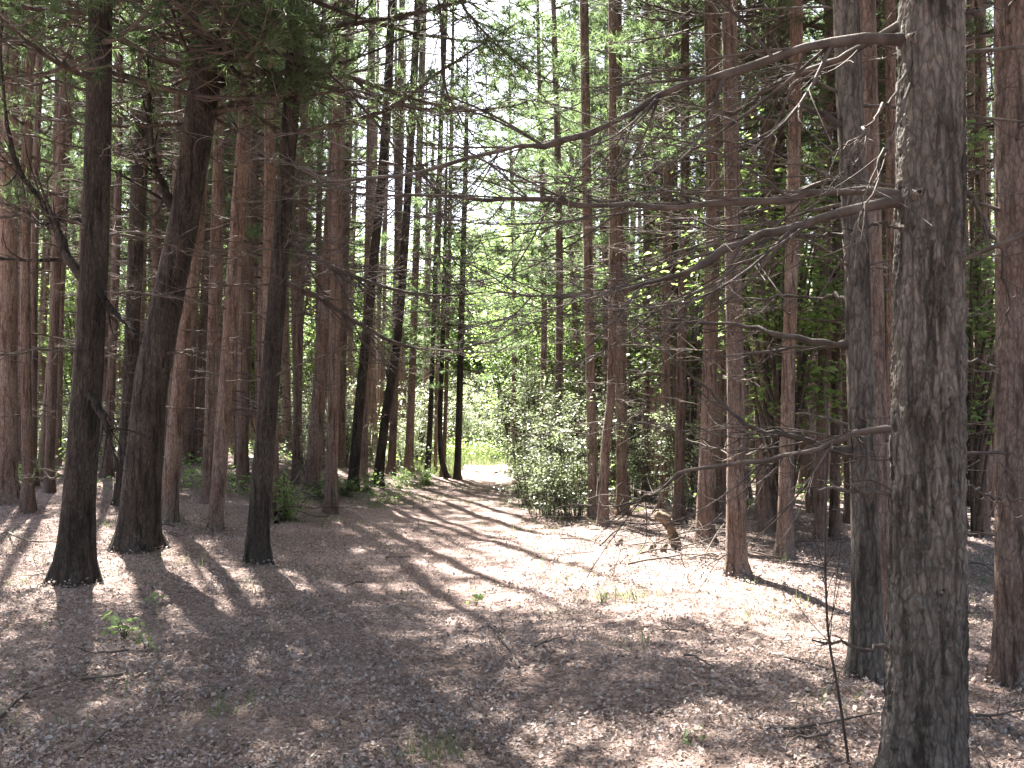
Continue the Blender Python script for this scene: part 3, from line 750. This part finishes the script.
# ------------------------------------------------------------------ shrubs, saplings and broadleaf trees
def plant(pool, name, loc, sc, label, cat, group, parts=('stem', 'foliage'), az=None):
    root = thing(name, loc, label, cat, group); root.rotation_euler[2] = rng.uniform(0, 6.28) if az is None else az
    root.scale = (sc, sc, sc)
    wm, lm = pool[int(rng.integers(len(pool)))]
    link(parts[0], wm, root); link(parts[1], lm, root)
    return root
def at(px, py, dy=0):
    p = ground_hit(px, py); p[1] += dy; p[0] *= 1; p[2] = float(height(p[0], p[1])); return p
for px, py, sc, lab in (
    (545, 515, .75, 'pale-leaved shrub spilling onto the trail edge, nearest of the shrubs there'),
    (575, 517, .85, 'pale-leaved shrub wrapped round the foot of the slim reddish pine'),
    (528, 505, .8, 'pale-leaved shrub at the narrow part of the trail'),
    (560, 498, 1.15, 'tall pale-leaved shrub in the middle of the thicket by the trail'),
    (590, 500, 1.1, 'pale-leaved shrub behind the slim and the bent pine'),
    (535, 488, 1.2, 'tall shrub at the back of the thicket beside the trail bend'),
    (632, 497, .8, 'pale-leaved shrub behind the side-by-side pines'),
    (685, 512, .75, 'small green shrub behind the crooked stump'),
    (652, 500, .6, 'low shrub between the thin straight pines')):
    plant(BUSH, 'leafy_bush', at(px, py), sc, lab, 'bush', 'leafy bushes at the trail edge')
for px, dep in ((446, 45), (458, 48), (470, 46), (484, 49), (497, 46), (508, 43), (452, 51), (477, 52)):
    p = pix(px, 440, dep); plant(BUSH, 'leafy_bush', (p[0], p[1], float(height(p[0], p[1]))), rng.uniform(1.1, 1.6), 'sunlit bush closing the far end of the bright trail', 'bush', 'sunlit bushes at the end of the trail')
nb = 0
while nb < 70:
    y = rng.uniform(19, 42); x = rng.uniform(-.58, .58) * y
    if abs(x - path_center(y)) < 1.8 or any((x - a) ** 2 + (y - c) ** 2 < .6 for a, c in TREES): continue
    px, _ = to_px((x, y, 1)); nb += 1
    plant(BUSH, 'leafy_bush', (x, y, float(height(x, y))), rng.uniform(.5, 1.1),
          'green understorey bush among the trunks %s' % ('beyond the forked trunk' if px < 330 else 'far down the trail' if px < 560 else 'beyond the crooked stump and nearest pine'),
          'bush', 'understorey bushes %s' % ('beyond the forked trunk' if px < 330 else 'far down the trail' if px < 560 else 'beyond the crooked stump'))
for px, py, sc, lab in ((284, 520, .8, 'low green plant at the foot of the brushwood by the sturdy pine'), (325, 500, .7, 'low green plant beside the sturdy reddish pine'),
                        (345, 496, .55, 'low green plant at the foot of the dark leaning pine'), (400, 488, .55, 'low plant on the trail bank past the leaning pines'),
                        (425, 485, .6, 'low plant on the bank at the end of the left row'), (20, 488, .6, 'low leafy plant at the foot of the left-edge trunk'),
                        (520, 490, .5, 'low plant beside the sunny end of the trail'), (365, 492, .5, 'low plant between the two dark leaning pines')):
    plant(BUSH_LOW, 'low_plant', at(px, py), sc, lab, 'plant', 'low plants along the trail bank')
ns = 0
while ns < 84:
    y = rng.uniform(20, 60); x = rng.uniform(-.6, .6) * y
    if shades_gap(np.array([x, y, 2.]), np.array([x, y, 5.]), 1.6): continue
    px, _ = to_px((x, y, 2))
    if abs(x - path_center(y)) < 2.4 or any((x - a) ** 2 + (y - c) ** 2 < .7 for a, c in TREES): continue
    if px < 400 and y < 26: continue
    ns += 1
    zone = 'beyond the forked trunk' if px < 330 else 'down the trail' if px < 560 else 'beyond the crooked stump' if px < 760 else 'beyond the nearest pine'
    plant(SAPL, 'broadleaf_sapling', (x, y, float(height(x, y))), rng.uniform(.7, 1.25), 'bright green broadleaf sapling among the pines ' + zone, 'tree', 'broadleaf saplings ' + zone, ('trunk', 'crown'))
# a sapling whose sunlit sprays show beside the nearest pine
for px, dep, sc in ((780, 13.5, 1.0), (970, 13, .95), (690, 19, 1.1)):
    p = pix(px, 420, dep); 
    plant(SAPL, 'broadleaf_sapling', (p[0], p[1], float(height(p[0], p[1]))), sc, {780: 'sunlit sapling with bright leaves high above the second reddish pine', 970: 'green-leaved sapling beside the sunlit-edged pine', 690: 'leafy sapling behind the sturdy pine and the crooked stump'}[px], 'tree', 'broadleaf saplings near the trail', ('trunk', 'crown'))
for px, dep, sc in ((502, 62, 1.5), (488, 68, 1.7), (515, 60, 1.5), (531, 55, 1.35), (468, 64, 1.5), (522, 41, 1.0), (530, 47, 1.1), (545, 34, .7), (560, 44, 1.1), (578, 32, .7), (600, 37, .95), (476, 72, 1.3), (625, 34, .8), (505, 60, 1.2), (655, 40, .9), (440, 60, 1.1)):
    p = pix(px, 420, dep)
    plant(BROAD, 'broadleaf_tree', (p[0], p[1], float(height(p[0], p[1]))), sc, 'bright green broadleaf tree in the sunny gap where the trail ends', 'tree', 'broadleaf trees at the end of the trail', ('trunk', 'crown'))
for px, dep, sc in ((470, 58, 1.0), (488, 55, .8), (508, 54, .9), (448, 56, .9), (480, 64, 1.3), (520, 52, 1.0), (458, 66, 1.4), (500, 68, 1.4)):
    p = pix(px, 430, dep)
    plant(SAPL, 'broadleaf_sapling', (p[0], p[1], float(height(p[0], p[1]))), sc, 'pale green sapling closing the bright tunnel at the end of the trail', 'tree', 'saplings at the end of the trail', ('trunk', 'crown'))
for k in range(56):
    a = R(-34 + 68 * (k + rng.uniform(0, 1)) / 56); rr = rng.uniform(48, 70)
    x, y = rr * math.sin(a), rr * math.cos(a)
    if k % 5 in ((1, 3) if a < R(-6) else (2, 4)): continue
    if -4.5 < x < 2.5: continue
    zone = 'beyond the pine stand at the trail\'s left' if a < R(-3) else 'beyond the pine stand at the trail\'s right'
    plant(BROAD, 'broadleaf_tree', (x, y, float(height(x, y))), rng.uniform(1.0, 1.5), 'light green broadleaf tree closing the view ' + zone, 'tree', 'broadleaf trees ' + zone, ('trunk', 'crown'))

# ------------------------------------------------------------------ small things on the floor
litter()
# dead branches dropped from the pines, tangled about the trunk feet
k = 0
while k < 60:
    if k < 30: px, py = rng.uniform(585, 790), rng.uniform(520, 572)
    elif k < 44: px, py = rng.uniform(150, 340), rng.uniform(490, 545)
    else: px, py = rng.uniform(20, 1000), rng.uniform(560, 760)
    g = ground_hit(px, py); k += 1
    pool = BR_M if k <= 44 else BR_S
    o = link('fallen_branch', pool[int(rng.integers(len(pool)))]); sc = rng.uniform(.5, .95)
    o.matrix_world = Matrix.Translation(Vector(g) + Vector((0, 0, .05))) @ Matrix.Rotation(rng.uniform(0, 6.28), 4, 'Z') @ Matrix.Rotation(rng.uniform(-.12, .02), 4, 'Y') @ Matrix.Rotation(rng.uniform(0, 6.28), 4, 'X') @ Matrix.Scale(sc, 4)
    zone_ = 'in the brush about the feet of the sturdy reddish pines' if k <= 30 else 'in the litter behind the trail-edge pine' if k <= 44 else 'lying alone in the open litter'
    tag(o, 'dry dead twiggy branch ' + zone_, 'branch', 'dropped branches ' + zone_)
def seedling(px, py, h, n, label, size=.07):
    p = at(px, py); root = thing('seedling', p, label, 'plant', 'green seedlings on the forest floor')
    wb, lb = MB(), MB(); P = []; N = []
    for k in range(n):
        a = k * 2.4; r = h * rng.uniform(.3, .9)
        e = np.array([math.cos(a) * r, math.sin(a) * r, h * rng.uniform(.5, 1)])
        wb.tube(curve([[0, 0, -.02], e * [.4, .4, .7], e], 6), np.linspace(.004, .0015, 6), 4)
        for j in range(3): P.append(e + rng.normal(size=3) * .03); N.append([math.cos(a) * .3, math.sin(a) * .3, 1])
    leaves(lb, np.array(P), np.array(N, float), size, 0)
    link('stem', wb.mesh('stem', [DEADD]), root); link('foliage', lb.mesh('foliage', [LEAF], False), root)
seedling(124, 640, .16, 8, 'largest leafy seedling, in the dappled light before the dark crooked trunk', .09)
seedling(146, 652, .1, 5, 'yellow-green seedling just beside the largest one', .07)
seedling(155, 604, .08, 3, 'tiny round-leaved seedling in shade before the forked trunk', .06)
seedling(476, 606, .1, 4, 'upright seedling alone in the middle of the trail', .07)
seedling(118, 498, .3, 6, 'leafy sprig hanging beside the foot of the forked trunk', .08)
seedling(690, 745, .06, 3, 'tiny seedling in the shaded litter near the bottom edge', .05)
seedling(20, 490, .25, 7, 'leafy seedling in the sunny litter by the left-edge trunk', .08)

def grass():
    mb = MB(); P = []
    for px, py, n, s in ((622, 598, 70, .18), (610, 601, 40, .12), (430, 760, 60, .1), (535, 528, 120, .5), (400, 500, 250, .6), (440, 488, 300, .7), (300, 520, 150, .5), (520, 505, 150, .5), (480, 478, 250, .9), (365, 505, 150, .5), (960, 560, 80, .4), (205, 490, 150, .6), (240, 480, 150, .7)):
        c = at(px, py); q = c + rng.normal(size=(n, 3)) * [s, s * .8, 0]; q[:, 2] = height(q[:, 0], q[:, 1]); P.append(q)
    for _ in range(150):
        y = rng.uniform(5, 19); x = path_center(y) + random.choice((-1, 1)) * rng.uniform(.6, 6); m = int(rng.integers(4, 16))
        q = np.array([x, y, 0]) + rng.normal(size=(m, 3)) * [.09, .09, 0]; q[:, 2] = height(q[:, 0], q[:, 1]); P.append(q)
    P = np.concatenate(P); n = len(P)
    d = unit(np.array([0, 0, 1.0]) + rng.normal(size=(n, 3)) * .35); s = unit(np.cross(d, rand_units(n))) * .004
    L = rng.uniform(.06, .2, (n, 1)); tip = P + d * L + rng.normal(size=(n, 3)) * .02
    mb.add(np.stack([P - s, P + s, tip], 1).reshape(-1, 3), np.arange(3 * n).reshape(-1, 3))
    tag(link('grass', mb.mesh('grass', [GRASSM], False)), 'thin green grass tufts along the trail edge', 'grass', kind='stuff')
grass()
def undergrowth():
    mb = MB(); n = 90000
    y = rng.uniform(17, 60, n); x = rng.uniform(-.62, .62, n) * y
    th = np.array([mnoise.noise(Vector((a * .45, c * .45, 3))) + .4 * mnoise.noise(Vector((a * 1.7, c * 1.7, 9))) for a, c in zip(x, y)])
    th = np.where((y > 34) & (np.abs(x + .8) < 6), np.abs(th) + .25, th)
    ok = (th > .08) & ((np.abs(x - path_center(y)) > path_half(y) + .2) | (y > 34))
    x, y, th = x[ok], y[ok], th[ok]
    P = np.stack([x, y, height(x, y) + rng.uniform(.02, 1, len(x)) ** 1.5 * np.clip(th * 1.6, .1, .9)], 1)
    leaves(mb, P, np.tile([0, 0, 1.0], (len(P), 1)), .1, 0)
    tag(link('undergrowth', mb.mesh('undergrowth', [LEAF], False)), 'low green undergrowth spreading among the far trunks', 'undergrowth', kind='stuff')
    mb = MB(); n = 16000
    y = rng.uniform(26, 46, n); x = path_center(y) + rng.normal(size=n) * 2.2
    ok = (np.abs(x - path_center(y)) > .7) | (y > 33); x, y = x[ok], y[ok]
    P = np.stack([x, y, height(x, y)], 1); n = len(P)
    d = unit(np.array([0, 0, 1.0]) + rng.normal(size=(n, 3)) * .4); s = unit(np.cross(d, rand_units(n))) * .012
    mb.add(np.stack([P - s, P + s, P + d * rng.uniform(.12, .4, (n, 1))], 1).reshape(-1, 3), np.arange(3 * n).reshape(-1, 3))
    tag(link('meadow_grass', mb.mesh('meadow_grass', [GRASSM], False)), 'sunny grass where the trail reaches the clearing', 'grass', kind='stuff')
undergrowth()

def floor_stick(pts, r, label, mat=DEAD, dens=.8, group='fallen sticks on the forest floor'):
    """pts: (px, py, lift above the ground)"""
    W = []
    for px, py, l in pts:
        g = ground_hit(px, py); W.append(g + [0, 0, l])
    b = W[0].copy(); w = curve(np.array(W) - b, 14)
    mb = MB(); L = float(np.linalg.norm(np.diff(w, axis=0), axis=1).sum())
    twig_tree(mb, w, r, .003, 1, L * .8, 6, dens=dens)
    o = link('fallen_branch', mb.mesh('fallen_branch', [mat])); o.location = b
    tag(o, label, 'branch', group)
floor_stick([(-8, 728, .02), (22, 702, .03), (45, 690, .03)], .016, 'dark stick lying in the litter at the bottom left corner', DEADD)
floor_stick([(75, 764, .01), (95, 748, .03), (108, 738, .04)], .01, 'short dark stick near the bottom edge before the crooked trunk', DEADD)
floor_stick([(205, 700, .01), (222, 694, .02), (236, 690, .02)], .01, 'small dark twig in the shaded litter left of the trail', DEADD)
floor_stick([(5, 533, .03), (30, 552, .12), (70, 548, .08)], .016, 'curved stick in the sunny litter behind the crooked trunk')
floor_stick([(600, 548, .03), (622, 545, .2), (650, 552, .05)], .016, 'arched dead branch among the brush by the bent pine')
floor_stick([(640, 556, .03), (668, 560, .12), (700, 566, .04)], .014, 'dead branch in front of the crooked stump')
floor_stick([(690, 560, .02), (715, 568, .15), (738, 575, .05)], .013, 'dead branch leaning at the foot of the sunlit-patch pine')
floor_stick([(700, 565, .02), (722, 552, .3), (745, 540, .45)], .012, 'pale dead branch propped between the two sturdy reddish pines')
floor_stick([(560, 540, .02), (585, 545, .08), (612, 552, .03)], .013, 'dead stick beside the shaded hollow at the edge of the shrubs')
floor_stick([(655, 545, .02), (690, 548, .2), (735, 542, .15), (760, 540, .05)], .013, 'long dead branch lying behind the sturdy pine')
floor_stick([(770, 655, .01), (810, 668, .03), (850, 680, .03)], .012, 'dark stick in the litter before the dark pine', DEADD)
floor_stick([(770, 728, .01), (800, 735, .04), (880, 720, .04)], .014, 'dead branch lying beside the foot of the nearest pine')
floor_stick([(960, 566, .02), (985, 575, .1), (1015, 600, .05)], .012, 'pale twig behind the nearest pine')
floor_stick([(276, 524, .02), (288, 508, .25), (302, 494, .45), (312, 486, .55)], .035, 'grey fallen limb propped against the sturdy reddish pine', DEAD)

# broken crooked stump: bent snag with a snapped, orange top
b = at(676, 548); sd = b[1]
root = thing('broken_stump', b, 'short crooked orange-brown stump with a snapped top', 'stump')
pp = [pix(x, y, sd) - b for x, y in ((679, 551), (675, 541), (671, 530), (667, 522), (662, 517), (656, 515))]
mb = MB(); w = curve(pp, 26); mb.tube(w, np.interp(np.linspace(0, 1, 26), [0, .12, .4, .7, 1], [.12, .075, .055, .066, .05]), 14)
mb.v[0] = mb.v[0] + np.array([mnoise.noise_vector(Vector(p) * Vector((18, 18, 7))) for p in mb.v[0]]) * .02
link('trunk', mb.mesh('trunk', [BROKEN]), root)
mb = MB()
for k in range(12):
    o_ = rng.normal(size=3) * .028; mb.tube([w[-3] + o_, w[-1] + o_ + (w[-1] - w[-3]) * rng.uniform(.2, 1.4) + rng.normal(size=3) * .015], [.016, .002], 4)
link('splinter', mb.mesh('splinter', [BROKEN]), root)
for x, y, lab in ((618, 546, 'small cut stub of wood at the foot of the side-by-side pines'), (650, 552, 'small round cut stub beside the crooked stump'), (662, 552, 'second round cut stub, touching the crooked stump')):
    g = at(x, y); mb = MB(); mb.tube(curve([[0, 0, -.05], [.02, 0, .03], [rng.uniform(-.06, .06), -.01, .08]], 6), np.array([.06, .056, .05, .046, .042, .034]) * rng.uniform(.75, 1), 10); mb.v[0] = mb.v[0] + np.array([mnoise.noise_vector(Vector(p) * 22) for p in mb.v[0]]) * .02
    o = link('cut_stub', mb.mesh('cut_stub', [BROKEN])); o.location = g; tag(o, lab, 'stump', 'cut stubs by the trail')

# thin dead stem rising in front of the dark pine
g = at(850, 770); sd = g[1]
pp = [pix(x, y, sd) - g for x, y in ((850, 772), (838, 690), (829, 640), (826, 590), (825, 520), (828, 440), (824, 380))]
mb = MB(); twig_tree(mb, curve(pp, 24), .008, .003, 1, 1.2, 6, dens=1.4)
o = link('dead_sapling', mb.mesh('dead_sapling', [DEADD])); o.location = g
tag(o, 'thin bare dead stem rising beside the nearest pine', 'sapling')

# ------------------------------------------------------------------ light, sky, camera
w = bpy.data.worlds.new('World'); bpy.context.scene.world = w; w.use_nodes = True
nt = w.node_tree; bg = nt.nodes['Background']
sky = nt.nodes.new('ShaderNodeTexSky'); sky.sky_type = 'NISHITA'; sky.sun_disc = False
sky.sun_elevation = SUN_EL; sky.sun_rotation = SUN_AZ
sky.air_density = .8; sky.dust_density = 4
nt.links.new(sky.outputs[0], bg.inputs[0]); bg.inputs[1].default_value = .05
L = bpy.data.lights.new('sun', 'SUN'); L.energy = 5; L.angle = R(.5); L.color = (1, .95, .87)
so = bpy.data.objects.new('sun', L); C.objects.link(so)
sd = Vector((math.sin(SUN_AZ) * math.cos(SUN_EL), math.cos(SUN_AZ) * math.cos(SUN_EL), math.sin(SUN_EL)))
so.rotation_euler = sd.to_track_quat('Z', 'Y').to_euler()

cam = bpy.data.cameras.new('camera'); cam.lens = 36; cam.sensor_width = 36; cam.clip_end = 2000; cam.clip_start = .05
co = bpy.data.objects.new('camera', cam); C.objects.link(co); co.location = CAM; co.rotation_euler = (R(90) + PITCH, 0, 0)
S = bpy.context.scene; S.camera = co
S.view_settings.view_transform = 'Standard'; S.view_settings.look = 'None'; S.view_settings.gamma = 1; S.view_settings.use_curve_mapping = False
S.view_settings.exposure = 3.6
S.render.engine = 'CYCLES'
cy = S.cycles; cy.use_denoising = True; cy.max_bounces = 5; cy.diffuse_bounces = 3; cy.transmission_bounces = 3; cy.glossy_bounces = 2; cy.transparent_max_bounces = 4
cy.sample_clamp_indirect = 6
